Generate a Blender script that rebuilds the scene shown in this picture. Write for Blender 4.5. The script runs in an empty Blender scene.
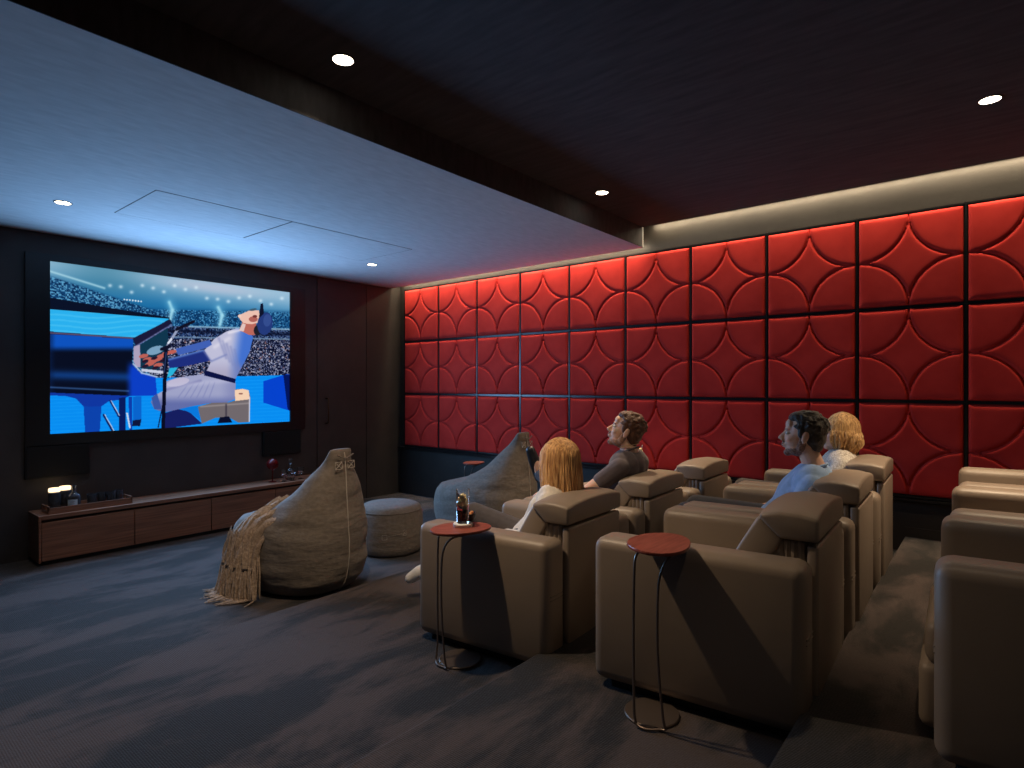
import bpy, bmesh, math, random
import numpy as np
from mathutils import Vector, Matrix, noise
random.seed(7); np.random.seed(7)
C = bpy.context.scene.collection
R = math.radians
pi = math.pi
CAMZ = 1.477                      # eye height above the lowest floor
F0, F1, F2, F3 = 0.0, 0.131, 0.234, 0.347   # floor levels
CL, CU = CAMZ + 1.30, CAMZ + 1.49           # the two ceiling heights
XS = -6.30                        # screen wall
YP = 5.19                         # padded panel faces
YW = 5.25                         # side wall behind them

# ------------------------------------------------------------------ materials
def mat(name, col, rough=0.6, metal=0.0, **k):
    m = bpy.data.materials.new(name); m.use_nodes = True
    b = m.node_tree.nodes['Principled BSDF']
    b.inputs['Base Color'].default_value = (*col, 1)
    b.inputs['Roughness'].default_value = rough
    b.inputs['Metallic'].default_value = metal
    for kk, v in k.items():
        b.inputs[kk.replace('_', ' ')].default_value = v
    return m
def nd(m, t, **k):
    n = m.node_tree.nodes.new(t)
    for kk, v in k.items(): setattr(n, kk, v)
    return n
def lk(m, a, b): m.node_tree.links.new(a, b)
def bsdf(m): return m.node_tree.nodes['Principled BSDF']
def noise_mix(m, c1, c2, scale=8, stretch=(1,1,1), detail=4, lo=.35, hi=.65, bump=0, bscale=None, coord='Object', bdist=.01, bstretch=(1,1,1)):
    tc = nd(m, 'ShaderNodeTexCoord'); mp = nd(m, 'ShaderNodeMapping'); mp.inputs['Scale'].default_value = stretch
    lk(m, tc.outputs[coord], mp.inputs['Vector'])
    n = nd(m, 'ShaderNodeTexNoise'); n.inputs['Scale'].default_value = scale; n.inputs['Detail'].default_value = detail
    lk(m, mp.outputs[0], n.inputs['Vector'])
    cr = nd(m, 'ShaderNodeValToRGB'); cr.color_ramp.elements[0].position = lo; cr.color_ramp.elements[1].position = hi
    cr.color_ramp.elements[0].color = (*c1, 1); cr.color_ramp.elements[1].color = (*c2, 1)
    lk(m, n.outputs['Fac'], cr.inputs[0]); lk(m, cr.outputs[0], bsdf(m).inputs['Base Color'])
    if bump:
        mp2 = nd(m, 'ShaderNodeMapping'); mp2.inputs['Scale'].default_value = bstretch; lk(m, tc.outputs[coord], mp2.inputs['Vector'])
        n2 = nd(m, 'ShaderNodeTexNoise'); n2.inputs['Scale'].default_value = bscale or scale*4; n2.inputs['Detail'].default_value = 5
        lk(m, mp2.outputs[0], n2.inputs['Vector'])
        bp = nd(m, 'ShaderNodeBump'); bp.inputs['Strength'].default_value = bump; bp.inputs['Distance'].default_value = bdist
        lk(m, n2.outputs['Fac'], bp.inputs['Height']); lk(m, bp.outputs[0], bsdf(m).inputs['Normal'])
    return m
M = {}
M['leather'] = noise_mix(mat('taupe_leather', (.20,.155,.12), .46, 0), (.265,.21,.165), (.285,.228,.182), 3, bump=.12, bscale=6, bdist=.02, detail=2)
M['leather_d'] = mat('taupe_leather_ribbed', (.17,.135,.11), .45)
M['black'] = mat('black_plastic', (.008,.008,.009), .5)
M['frame'] = mat('black_screen_frame', (.005,.005,.006), .35)
M['grille'] = mat('speaker_grille_cloth', (.004,.004,.004), .9)
M['wall'] = noise_mix(mat('brown_wall_panelling', (.07,.055,.05), .55), (.038,.032,.030), (.048,.040,.037), 5, bump=.1, bscale=30)
M['wall2'] = noise_mix(mat('dark_side_wall', (.07,.06,.055), .6), (.022,.018,.016), (.029,.024,.021), 4, bump=.1, bscale=30)
M['groove'] = mat('dark_joint', (.01,.008,.008), .8)
M['ceil'] = noise_mix(mat('textured_plaster_ceiling', (.3,.3,.3), .85), (.52,.52,.53), (.62,.62,.63), 9, stretch=(3.0,.8,1), detail=8, lo=.3, hi=.7, bump=.12, bscale=14, bdist=.01, bstretch=(3,.8,1))
M['ceild'] = noise_mix(mat('dark_plaster_ceiling', (.1,.1,.1), .85), (.050,.052,.060), (.080,.083,.094), 9, stretch=(.5,3.2,1), detail=8, lo=.3, hi=.7, bump=.15, bscale=14, bdist=.01, bstretch=(3,.8,1))
M['red'] = noise_mix(mat('red_velvet', (.5,.02,.02), .9, Specular_IOR_Level=.25), (.52,.024,.018), (.62,.036,.027), 5, bump=.12, bscale=260, bdist=.002)
M['rail'] = mat('glossy_black_panel_frame', (.012,.012,.013), .28)
M['walnut'] = noise_mix(mat('walnut', (.2,.1,.06), .45), (.17,.075,.042), (.30,.14,.08), 6, stretch=(3,.35,14), detail=6)
M['redwood'] = noise_mix(mat('red_stained_wood', (.3,.08,.05), .32), (.20,.045,.03), (.34,.10,.07), 7, stretch=(14,1.5,4), detail=6)
M['steel'] = mat('dark_bronze_rod', (.22,.175,.15), .38, .8)
M['bean'] = noise_mix(mat('grey_brown_canvas', (.2,.17,.15), .9, Sheen_Weight=.1), (.165,.14,.118), (.21,.178,.15), 40, bump=.5, bscale=5, bdist=.03, bstretch=(1,1,3))
M['thread'] = mat('pale_stitching', (.5,.45,.4), .8)
M['throw'] = noise_mix(mat('beige_wool_throw', (.4,.3,.24), .95), (.30,.225,.17), (.52,.40,.31), 60, bump=.6, bscale=90, bdist=.01)
M['white'] = mat('white', (.8,.8,.78), .5)
M['cream'] = mat('cream', (.8,.72,.55), .5)
M['glass'] = mat('clear_glass', (1,1,1), .02, Transmission_Weight=1.0, IOR=1.45)
M['smoke'] = mat('smoked_glass', (.12,.13,.16), .08, Transmission_Weight=.6, IOR=1.45)
M['redglass'] = mat('red_glass', (.35,.02,.02), .05, Transmission_Weight=.7, IOR=1.45)
M['cola'] = mat('dark_drink', (.02,.008,.004), .05)
M['amber'] = mat('golden_drink', (.75,.5,.16), .15, Transmission_Weight=.4)
M['goldice'] = mat('golden_ice', (.95,.80,.45), .15)
M['label'] = mat('pale_bottle_label', (.55,.68,.8), .5)
M['labelink'] = mat('label_print', (.2,.32,.48), .5)
M['brass'] = mat('brass', (.7,.5,.25), .3, 1)
M['chrome'] = mat('chrome', (.6,.6,.6), .15, 1)
M['bronze'] = mat('bronze_handle', (.08,.04,.02), .35, .8)
M['skin'] = mat('skin', (.76,.47,.35), .5, Subsurface_Weight=.12, Subsurface_Scale=.01)
M['lip'] = mat('lips', (.5,.17,.14), .45)
M['eyew'] = mat('eye_white', (.8,.78,.76), .2)
M['iris'] = mat('iris', (.06,.035,.02), .1)
def hairmat(n, c1, c2, stretch=(60,60,5)):
    return noise_mix(mat(n, c1, .55, Sheen_Weight=.2), c1, c2, 1.6, stretch=stretch, bump=.7, bscale=1.6, bdist=.012, bstretch=stretch)
M['blond'] = hairmat('long_blond_hair', (.42,.19,.065), (.85,.52,.22))
M['blond2'] = hairmat('golden_blond_hair', (.42,.21,.07), (.85,.55,.24))
M['brown'] = hairmat('brown_hair', (.07,.025,.012), (.16,.065,.03), (50,50,30))
M['dark'] = hairmat('black_brown_hair', (.012,.010,.009), (.045,.03,.022), (50,50,30))
def cloth(n, c): return noise_mix(mat(n, c, .9, Sheen_Weight=.15), tuple(v*.9 for v in c), tuple(min(1,v*1.1) for v in c), 30, bump=.5, bscale=7, bdist=.02)
M['tee'] = cloth('grey_violet_cotton', (.10,.08,.09))
M['blue'] = cloth('light_blue_cotton', (.30,.46,.75))
M['creamtop'] = cloth('cream_knit', (.72,.67,.6))
M['lacetop'] = noise_mix(mat('white_speckled_top', (.7,.68,.62), .9), (.45,.40,.35), (.85,.82,.76), 120)
M['greyp'] = cloth('dark_grey_trousers', (.075,.065,.068))
M['navyp'] = cloth('navy_trousers', (.02,.024,.04))
M['shoe'] = mat('white_shoe', (.8,.78,.75), .5)
M['shoed'] = mat('dark_shoe', (.012,.014,.02), .4)
# carpet: dark, mottled in streaks, with a fine rib
def carpet():
    m = mat('mottled_carpet', (.05,.045,.045), .95, Sheen_Weight=.15)
    tc = nd(m,'ShaderNodeTexCoord'); mp = nd(m,'ShaderNodeMapping'); mp.inputs['Scale'].default_value=(1.7,.55,1)
    mp.inputs['Rotation'].default_value=(0,0,R(12))
    lk(m,tc.outputs['Object'],mp.inputs['Vector'])
    n=nd(m,'ShaderNodeTexNoise'); n.inputs['Scale'].default_value=2.0; n.inputs['Detail'].default_value=7; n.inputs['Roughness'].default_value=.65; n.inputs['Distortion'].default_value=.4
    lk(m,mp.outputs[0],n.inputs['Vector'])
    cr=nd(m,'ShaderNodeValToRGB'); e=cr.color_ramp.elements
    e[0].position=.455; e[0].color=(.006,.0045,.0042,1); e[1].position=.56; e[1].color=(.056,.040,.037,1)
    lk(m,n.outputs['Fac'],cr.inputs[0])
    w=nd(m,'ShaderNodeTexWave'); w.wave_type='BANDS'; w.bands_direction='Y'; w.inputs['Scale'].default_value=38; w.inputs['Distortion'].default_value=.15; w.inputs['Detail'].default_value=2; w.inputs['Detail Scale'].default_value=6
    lk(m,tc.outputs['Object'],w.inputs['Vector'])
    w2=nd(m,'ShaderNodeTexNoise'); w2.inputs['Scale'].default_value=170; w2.inputs['Detail'].default_value=2; lk(m,tc.outputs['Object'],w2.inputs['Vector'])
    ad=nd(m,'ShaderNodeMath'); ad.operation='MULTIPLY_ADD'; ad.inputs[1].default_value=.45; lk(m,w.outputs['Fac'],ad.inputs[0]); lk(m,w2.outputs['Fac'],ad.inputs[2])
    mr=nd(m,'ShaderNodeMapRange'); mr.inputs['From Min'].default_value=.3; mr.inputs['From Max'].default_value=1.1; mr.inputs['To Min'].default_value=.75; mr.inputs['To Max'].default_value=1.15
    lk(m,ad.outputs[0],mr.inputs['Value'])
    mx=nd(m,'ShaderNodeMix'); mx.data_type='RGBA'; mx.blend_type='MULTIPLY'; mx.inputs['Factor'].default_value=1
    lk(m,cr.outputs[0],mx.inputs['A']); lk(m,mr.outputs[0],mx.inputs['B']); lk(m,mx.outputs['Result'],bsdf(m).inputs['Base Color'])
    bp=nd(m,'ShaderNodeBump'); bp.inputs['Strength'].default_value=.5; bp.inputs['Distance'].default_value=.006; lk(m,ad.outputs[0],bp.inputs['Height']); lk(m,bp.outputs[0],bsdf(m).inputs['Normal'])
    return m
M['carpet'] = carpet()
def emis(name, col, s):
    m = bpy.data.materials.new(name); m.use_nodes = True; nt = m.node_tree; nt.nodes.clear()
    e = nt.nodes.new('ShaderNodeEmission'); e.inputs[0].default_value = (*col,1); e.inputs[1].default_value = s
    o = nt.nodes.new('ShaderNodeOutputMaterial'); nt.links.new(e.outputs[0], o.inputs[0]); return m
M['lamp'] = emis('downlight_glow', (1,.86,.66), 14)
M['flame'] = emis('candle_glow', (1,.72,.42), 2.2)

# ------------------------------------------------------------------ helpers
def obj(name, bm, m, parent=None, smooth=True, loc=None, angle=40):
    me = bpy.data.meshes.new(name); bm.normal_update(); bm.to_mesh(me); bm.free()
    if m is not None:
        for x in (m if isinstance(m, (list,tuple)) else [m]): me.materials.append(x)
    if smooth:
        for p in me.polygons: p.use_smooth = True
        try: me.set_sharp_from_angle(angle=R(angle))
        except Exception: pass
    o = bpy.data.objects.new(name, me); C.objects.link(o)
    if parent: o.parent = parent
    if loc: o.location = loc
    return o
def tag(o, label=None, cat=None, group=None, kind=None):
    if label: o['label'] = label
    if cat: o['category'] = cat
    if group: o['group'] = group
    if kind: o['kind'] = kind
    return o
def empty(name, loc, rz=0, label=None, cat=None, group=None):
    o = bpy.data.objects.new(name, None); C.objects.link(o); o.location = loc; o.rotation_euler = (0,0,rz); o.empty_display_size=.1
    return tag(o, label, cat, group)
def struct(name, bm, m, **k):
    o = obj(name, bm, m, smooth=False, **k); o['kind'] = 'structure'; return o
def copy_tree(o, parent=None):
    c = o.copy(); C.objects.link(c); c.parent = parent
    for ch in [x for x in bpy.data.objects if x.parent == o]: copy_tree(ch, c)
    return c
def box(bm, x0, x1, y0, y1, z0, z1, bev=0, seg=3, mi=0):
    vs = [bm.verts.new(p) for p in ((x0,y0,z0),(x1,y0,z0),(x1,y1,z0),(x0,y1,z0),(x0,y0,z1),(x1,y0,z1),(x1,y1,z1),(x0,y1,z1))]
    fs = [bm.faces.new([vs[i] for i in f]) for f in ((3,2,1,0),(4,5,6,7),(0,1,5,4),(1,2,6,5),(2,3,7,6),(3,0,4,7))]
    for f in fs: f.material_index = mi
    if bev:
        es = list({e for f in fs for e in f.edges})
        r = bmesh.ops.bevel(bm, geom=es, offset=bev, segments=seg, profile=.5, affect='EDGES')
        for f in r['faces']: f.material_index = mi
    return bm
def B(*a, **k): return box(bmesh.new(), *a, **k)
def tube(bm, pts, r, n=8, cap=True, mi=0):
    pts = [Vector(p) for p in pts]; rs = r if isinstance(r,(list,tuple)) else [r]*len(pts)
    prev = None; rings = []; up = Vector((0,0,1))
    t0 = (pts[1]-pts[0]).normalized()
    a = t0.cross(up)
    if a.length < .1: a = t0.cross(Vector((1,0,0)))
    a.normalize()
    for i,p in enumerate(pts):
        t = (pts[min(i+1,len(pts)-1)]-pts[max(i-1,0)]).normalized()
        a = (a - t*a.dot(t)).normalized(); b = t.cross(a)
        rings.append([bm.verts.new(p + (a*math.cos(2*pi*k/n)+b*math.sin(2*pi*k/n))*rs[i]) for k in range(n)])
    for i in range(len(rings)-1):
        for k in range(n):
            f = bm.faces.new((rings[i][k],rings[i][(k+1)%n],rings[i+1][(k+1)%n],rings[i+1][k])); f.material_index = mi
    if cap:
        bm.faces.new(rings[0][::-1]).material_index = mi; bm.faces.new(rings[-1]).material_index = mi
    return bm
def lathe(bm, prof, c=(0,0,0), n=32, mi=0):
    rings = []
    for r,z in prof:
        if r < 1e-5: rings.append([bm.verts.new((c[0],c[1],c[2]+z))])
        else: rings.append([bm.verts.new((c[0]+r*math.cos(2*pi*k/n), c[1]+r*math.sin(2*pi*k/n), c[2]+z)) for k in range(n)])
    for a,b in zip(rings, rings[1:]):
        for k in range(n):
            k2=(k+1)%n
            v = ([a[0]] if len(a)==1 else [a[k],a[k2]]) + ([b[0]] if len(b)==1 else [b[k2],b[k]])
            if len(v)>2: bm.faces.new(v).material_index = mi
    return bm
def prism_y(bm, prof, y0, y1, bev=0, seg=3):
    """profile of (x,z) points (counter-clockwise seen from -y) extruded along y"""
    a = [bm.verts.new((x,y0,z)) for x,z in prof]; b = [bm.verts.new((x,y1,z)) for x,z in prof]
    n=len(prof); fs=[bm.faces.new(a), bm.faces.new(b[::-1])]
    for i in range(n): fs.append(bm.faces.new((a[(i+1)%n],a[i],b[i],b[(i+1)%n])))
    bmesh.ops.recalc_face_normals(bm, faces=fs)
    if bev:
        bmesh.ops.bevel(bm, geom=list({e for f in fs for e in f.edges}), offset=bev, segments=seg, profile=.5, affect='EDGES')
    return bm
def capsule(bm, p0, r0, p1, r1, n=14):
    p0=Vector(p0); p1=Vector(p1); d=p1-p0; L=d.length
    if L<1e-6: return ellip(bm,p0,(r0,r0,r0))
    d/=L; a=d.orthogonal().normalized(); b=d.cross(a)
    prof=[]
    for i in range(6): th=pi/2*(i/5); prof.append((p0-d*r0*math.cos(th), r0*math.sin(th)))
    for i in range(6): th=pi/2*(i/5); prof.append((p1+d*r1*math.sin(th), r1*math.cos(th)))
    rings=[]
    for c,r in prof:
        rings.append([bm.verts.new(c)] if r<1e-5 else [bm.verts.new(c+(a*math.cos(2*pi*k/n)+b*math.sin(2*pi*k/n))*r) for k in range(n)])
    for A,Bq in zip(rings,rings[1:]):
        for k in range(n):
            k2=(k+1)%n
            v=([A[0]] if len(A)==1 else [A[k],A[k2]])+([Bq[0]] if len(Bq)==1 else [Bq[k2],Bq[k]])
            if len(v)>2: bm.faces.new(v)
    return bm
def chain(bm, pts, rs):
    for i in range(len(pts)-1): capsule(bm, pts[i], rs[i], pts[i+1], rs[i+1])
    return bm
def ellip(bm, c, r, rot=None, n=20):
    mt = Matrix.Translation(Vector(c)) @ (rot.to_4x4() if rot else Matrix()) @ Matrix.Diagonal((*r,1))
    bmesh.ops.create_uvsphere(bm, u_segments=n, v_segments=n//2+2, radius=1, matrix=mt)
    return bm
def remesh(o, vox, smooth=4, fac=.5):
    m=o.modifiers.new('r','REMESH'); m.mode='VOXEL'; m.voxel_size=vox; m.use_smooth_shade=True
    if smooth:
        s=o.modifiers.new('s','SMOOTH'); s.iterations=smooth; s.factor=fac
    return o

# ------------------------------------------------------------------ the room
bm=B(-6.6,-3.30,-3.2,YW+.2,-.3,F0)
struct('floor', bm, M['carpet'])
bm=B(-3.30,-1.637,-3.2,YW+.2,-.3,F1,bev=.012,seg=2); struct('floor', bm, M['carpet'])
bm=B(-1.637,-.52,-3.2,YW+.2,-.3,F2,bev=.012,seg=2); struct('floor', bm, M['carpet'])
bm=B(-.52,3.8,-3.2,YW+.2,-.3,F3,bev=.012,seg=2); struct('floor', bm, M['carpet'])
# screen wall, with the joints of its cladding as real gaps
bm=bmesh.new()
box(bm,XS-.25,XS-.02,-3.2,YW+.2,-.3,3.2)
for a,b in ((-3.2,-1.4),(-1.39,3.962),(4.688,YW+.02)):
    box(bm,XS-.02,XS,a,b,-.05,3.0)
struct('wall_front', bm, M['wall'])
struct('wall_right', B(XS-.1,3.8,YW,YW+.2,-.3,3.2), M['wall2'])
struct('wall_left', B(XS-.1,3.8,-3.3,-3.1,-.3,3.2), M['wall2'])
struct('wall_back', B(3.6,3.8,-3.2,YW+.2,-.3,3.2), M['wall2'])
bm=bmesh.new()
box(bm,XS-.1,-2.58,-3.2,5.10,CL,CL+.34)
struct('ceiling', bm, M['ceil'])
bm=bmesh.new(); box(bm,-2.58,3.8,-3.2,5.08,CU,CU+.15); box(bm,XS-.1,3.8,-3.2,YW+.2,3.15,3.3)
struct('ceiling', bm, M['ceild'])
# beam end facing the room: same dark plaster skin on the drop between the two heights
struct('trim_1', B(-2.582,-2.576,-3.2,5.08,CL,CU+.02), M['ceild'])
# rail under the padded panels
struct('trim_2', B(XS+.0,3.7,YP+.01,YW,CAMZ-.862,CAMZ-.842,bev=.003,seg=1), M['rail'])
struct('baseboard_right', B(-.52,3.6,YW-.012,YW,F3,F3+.07), M['wall2'])
# flush door in the screen wall
door=struct('door_1',B(XS-.02,XS,3.972,4.68,F0+.004,CL-.004),M['wall'])
obj('door_handle', tube(bmesh.new(), [(XS+.0,4.09,CAMZ-.17),(XS+.045,4.09,CAMZ-.17),(XS+.05,4.09,CAMZ-.19),(XS+.05,4.09,CAMZ-.45),(XS+.045,4.09,CAMZ-.47),(XS+.0,4.09,CAMZ-.47)], .008, 8), M['bronze'],door)

# ceiling access panels
def hatch(x0,x1,y0,y1,label):
    t=empty('ceiling_hatch',((x0+x1)/2,(y0+y1)/2,CL),0,label,'hatch')
    cx,cy=(x0+x1)/2,(y0+y1)/2; w=(x1-x0)/2; h=(y1-y0)/2; g=.0035
    obj('cover',B(-w+g,w-g,-h+g,h-g,-.002,0),M['ceil'],t,smooth=False)
    bm=bmesh.new()
    for a in ((-w-g,-w+g,-h,h),(w-g,w+g,-h,h),(-w,w,-h-g,-h+g),(-w,w,h-g,h+g)): box(bm,*a,-.001,0)
    obj('joint',bm,M['groove'],t,smooth=False)
hatch(-5.14,-4.33,1.52,2.50,'flush square access panel in the pale ceiling, nearer the left edge')
hatch(-5.14,-4.33,2.508,3.75,'flush access panel in the pale ceiling, nearer the red wall')

# downlights
def downlight(x,y,z,power,size,label,warm=(1,.74,.48),blend=1.0):
    t=empty('downlight',(x,y,z),0,label,'ceiling light','recessed ceiling downlights')
    bm=lathe(bmesh.new(),[(.046,-.004),(.052,-.005),(.056,-.001),(.056,.0)]); obj('rim',bm,M['black'],t)
    bm=lathe(bmesh.new(),[(0,-.002),(.046,-.003),(.046,0)],n=32); obj('lens',bm,M['lamp'],t)
    l=bpy.data.lights.new('spot','SPOT'); l.energy=power; l.color=warm; l.spot_size=R(size); l.spot_blend=(.75 if size>110 else blend); l.shadow_soft_size=.04
    lo=bpy.data.objects.new('downlight_beam',l); C.objects.link(lo); lo.location=(x,y,z-.02)
for a in [(-5.1412,1.2023,CL,30,98,'downlight in the pale ceiling above the left end of the screen'),
 (-5.2121,3.9498,CL,24,80,'downlight in the pale ceiling near the flush door'),
 (-2.3084,1.5871,CU,150,118,'downlight in the dark ceiling, the one nearest the camera above the step'),
 (-2.3551,3.9632,CU,225,72,'downlight in the dark ceiling over the front row, close to the red wall'),
 (-.0199,3.9584,CU,235,66,'downlight in the dark ceiling at the right edge, over the rear rows'),
 (-.02,1.587,CU,12,88,'downlight in the dark ceiling over the near side of the rear recliners'),
 (-2.31,-.79,CU,9,90,'downlight in the dark ceiling left behind the camera'),
 (-.02,-.79,CU,5,90,'downlight in the dark ceiling behind the camera')]: downlight(*a)

# cove lights in the slot above the padded panels
def strip(x0,x1,z,power,tilt=18,spread=180,y=5.125):
    l=bpy.data.lights.new('cove','AREA'); l.shape='RECTANGLE'; l.size=x1-x0; l.size_y=.02; l.energy=power; l.color=(1,.80,.52); l.spread=R(spread)
    o=bpy.data.objects.new('cove_light',l); C.objects.link(o); o.location=((x0+x1)/2,y,z); o.rotation_euler=(R(tilt),0,0)
    return o
strip(XS+.06,-2.62,CL+.10,7); strip(XS+.06,-2.62,CL+.20,13,3,62); strip(XS+.06,-2.62,CL+.06,7,10,180,5.2)
strip(-2.54,3.5,CU+.035,9); strip(-2.54,3.5,CU+.10,15,2,56); strip(-2.54,3.5,CU+.045,24,10,180,5.215)

# ------------------------------------------------------------------ red padded panels
PW,PH,GAP=.6674,.6992,.022
def panel_bm():
    n=84; bm=bmesh.new(); w=(PW-GAP)/2; h=(PH-GAP)/2
    g=[]
    for j in range(n+1):
        row=[]
        for i in range(n+1):
            a=-1+2*i/n; b=-1+2*j/n
            a=math.copysign(1-(1-abs(a))**1.15,a); b=math.copysign(1-(1-abs(b))**1.15,b)
            x=a*w; z=b*h
            # distance to the border and to the four quarter circles centred on the corners
            de=min(w-abs(x),h-abs(z))
            dc=abs(math.hypot((w-abs(x))/w,(h-abs(z))/h)-1)*w
            s=lambda d,r:1-math.exp(-(d/r))
            y=.016+.022*s(de,.010)*s(dc,.0052) if de>1e-6 else .004
            row.append(bm.verts.new((x,-y,z)))
        g.append(row)
    for j in range(n):
        for i in range(n): bm.faces.new((g[j][i],g[j][i+1],g[j+1][i+1],g[j+1][i]))
    # closed sides back to the wall
    loop=[g[0][i] for i in range(n)]+[g[j][n] for j in range(n)]+[g[n][i] for i in range(n,0,-1)]+[g[j][0] for j in range(n,0,-1)]
    bk=[bm.verts.new((v.co.x,.0,v.co.z)) for v in loop]
    for k in range(len(loop)):
        k2=(k+1)%len(loop); bm.faces.new((loop[k2],loop[k],bk[k],bk[k2]))
    return bm
zt=CAMZ+1.2725
xl=-1.1877*YP
rown=('top','middle','bottom'); ords=['first','second','third','fourth','fifth','sixth','seventh','eighth','ninth','tenth','eleventh']
pp=None
for c in range(11):
    for r in range(3):
        if pp is None: pp=o=obj('padded_panel',panel_bm(),M['red'],angle=80)
        else: o=pp.copy(); C.objects.link(o)
        o.location=(xl+PW*(c+.5),YP+.038,zt-PH*(r+.5))
        tag(o,f'red velvet padded wall panel, {rown[r]} row, {ords[c]} column counting from the screen wall','padded panel','red padded panels along the side wall')
bm=bmesh.new(); box(bm,xl-.012,xl+PW*11+.012,YP+.034,YW,zt-3*PH-.012,zt+.012)
for c in range(12): box(bm,xl+PW*c-.006,xl+PW*c+.006,YP+.012,YP+.04,zt-3*PH-.012,zt+.012)
for r in range(4): box(bm,xl-.012,xl+PW*11+.012,YP+.0125,YP+.04,zt-PH*r-.006,zt-PH*r+.006)
struct('trim_3',bm,M['rail'])

# ------------------------------------------------------------------ the big screen
SY0,SY1,SZ0,SZ1=1.375,3.603,CAMZ-.426,CAMZ+1.062
OY0,OY1,OZ0,OZ1=1.208,3.790,CAMZ-.521,CAMZ+1.118
def s2l(c): c=np.asarray(c,float)/255.; return np.where(c<=.04045,c/12.92,((c+.055)/1.055)**2.4)
def picture(W,H):
    """a pianist on a stadium stage, as the screen shows it; returns linear colours, row 0 at the top"""
    # square -> picture sketch coordinates
    src=[(0,0),(1,0),(1,1),(0,1)]; dst=[(67,77),(915,187),(915,645),(67,687)]
    A=[];b=[]
    for (x,y),(X,Y) in zip(src,dst):
        A+= [[x,y,1,0,0,0,-X*x,-X*y],[0,0,0,x,y,1,-Y*x,-Y*y]]; b+=[X,Y]
    h=np.linalg.solve(np.array(A,float),np.array(b,float))
    u,v=np.meshgrid((np.arange(W)+.5)/W,(np.arange(H)+.5)/H)
    wq=h[6]*u+h[7]*v+1; X=(h[0]*u+h[1]*v+h[2])/wq; Y=(h[3]*u+h[4]*v+h[5])/wq
    img=np.zeros((H,W,3)); rng=np.random.RandomState(3)
    def paint(mask,col,a=1.):
        m=(mask*a)[...,None] if mask.dtype!=bool else (mask.astype(float)*a)[...,None]
        img[:]=img*(1-m)+np.asarray(col,float)*m
    def poly(pts):
        ins=np.zeros(X.shape,bool); n=len(pts)
        for i in range(n):
            x1,y1=pts[i]; x2,y2=pts[(i+1)%n]
            if y1==y2: continue
            c=((y1>Y)!=(y2>Y))&(X<(x2-x1)*(Y-y1)/(y2-y1)+x1); ins^=c
        return ins
    def line(p,q,w,soft=0):
        px,py=p;qx,qy=q; d=np.array([qx-px,qy-py],float); L=d@d
        t=np.clip(((X-px)*d[0]+(Y-py)*d[1])/L,0,1); r=np.hypot(X-px-t*d[0],Y-py-t*d[1])
        return r<w if not soft else np.exp(-(r/w)**2)
    def ell(cx,cy,rx,ry,rot=0):
        c,s=math.cos(rot),math.sin(rot); a=(X-cx)*c+(Y-cy)*s; bb=-(X-cx)*s+(Y-cy)*c
        return (a/rx)**2+(bb/ry)**2<1
    def speck(k=1):
        n=rng.rand((H+k-1)//k+1,(W+k-1)//k+1); return np.kron(n,np.ones((k,k)))[:H,:W]
    ss=lambda a,b,x: np.clip((x-a)/(b-a),0,1)**2*(3-2*np.clip((x-a)/(b-a),0,1))
    top=77+(X-67)*.13                                   # the screen's upper edge
    d=Y-top
    g=ss(0,120,d)[...,None]; img[:]=np.array([150,190,215])*(1-g)+np.array([28,110,165])*g
    hz=np.exp(-((X-260)/170)**2)*.55; paint(hz*(1-ss(40,130,d)),(40,110,140))
    hz=np.exp(-((X-640)/190)**2-((d-18)/22)**2)*.7; paint(hz,(190,195,215))
    # stands
    n1=speck(3)*.6+speck(2)*.4; n2=speck(3)*.65+speck(2)*.35; n3=speck(4)
    cr=ss(30,46,Y-(92+(X-67)*.33))*(Y>0)
    base=np.array([18,62,108]); paint(cr*(X<500),base,.85); 
    m=(cr>.5)&(X<560)&(n1>.64); paint(m,(105,180,220),.8); m=(cr>.5)&(X<560)&(n1<.36); paint(m,(8,32,70),.8)
    paint(line((67,112),(260,172),4,1),(170,215,230),.8)
    band=ss(235,262,Y-.02*(X-500))*(X>=300); paint(band,(14,66,116),.85)
    m=(band>.5)&(n1>.66); paint(m,(90,165,210),.75); m=(band>.5)&(n1<.36); paint(m,(6,28,64),.7)
    for xs in range(280,900,38): paint(np.exp(-((X-xs)/7)**2-((Y-(150+(xs-280)*.11+rng.randint(-14,30)))/6)**2),(220,240,250),.7)
    low=(Y>306+.03*(X-500))&(X>420); paint(low,(22,30,62))
    m=low&(n2>.56); paint(m,(96,106,145),.8); m=low&(n2>.74); paint(m,(205,205,220),.7); m=low&(n2<.42); paint(m,(8,11,32),.8); m=low&(n3>.93)&(n2>.5); paint(m,(170,110,90),.6)
    up=low&(Y<352); paint(up&(n2>.4),(24,70,135),.45)
    paint(line((560,308),(915,318),3,1),(150,190,215),.9); paint(line((500,345),(915,353),2.5,1),(120,150,180),.9)
    paint(line((480,322),(915,336),6,1),(10,16,40),.8)
    for p in (((489,222),(500,250)),((500,250),(492,282)),((662,240),(676,268)),((676,268),(668,302))): paint(line(*p,6,1),(190,235,245),.9); paint(line(*p,18,1),(110,190,225),.35)
    for xs in range(330,400,10): paint(ell(xs,212+(xs-330)*.12,3,3),(220,235,245))
    # stage
    st=(Y>489-.02*(X-480))&(X>430)|(Y>520); paint(st,(8,140,240)); paint(st&(np.sin(Y*.5+X*.02)>.6),(20,155,250),.5)
    paint(poly([(822,502),(905,477),(915,479),(915,607),(822,578)]),(6,66,205)); paint(poly([(893,480),(915,479),(915,607),(908,600)]),(4,22,90))
    # piano
    paint(poly([(67,205),(270,240),(490,276),(490,292),(67,250)]),(10,18,40))
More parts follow.
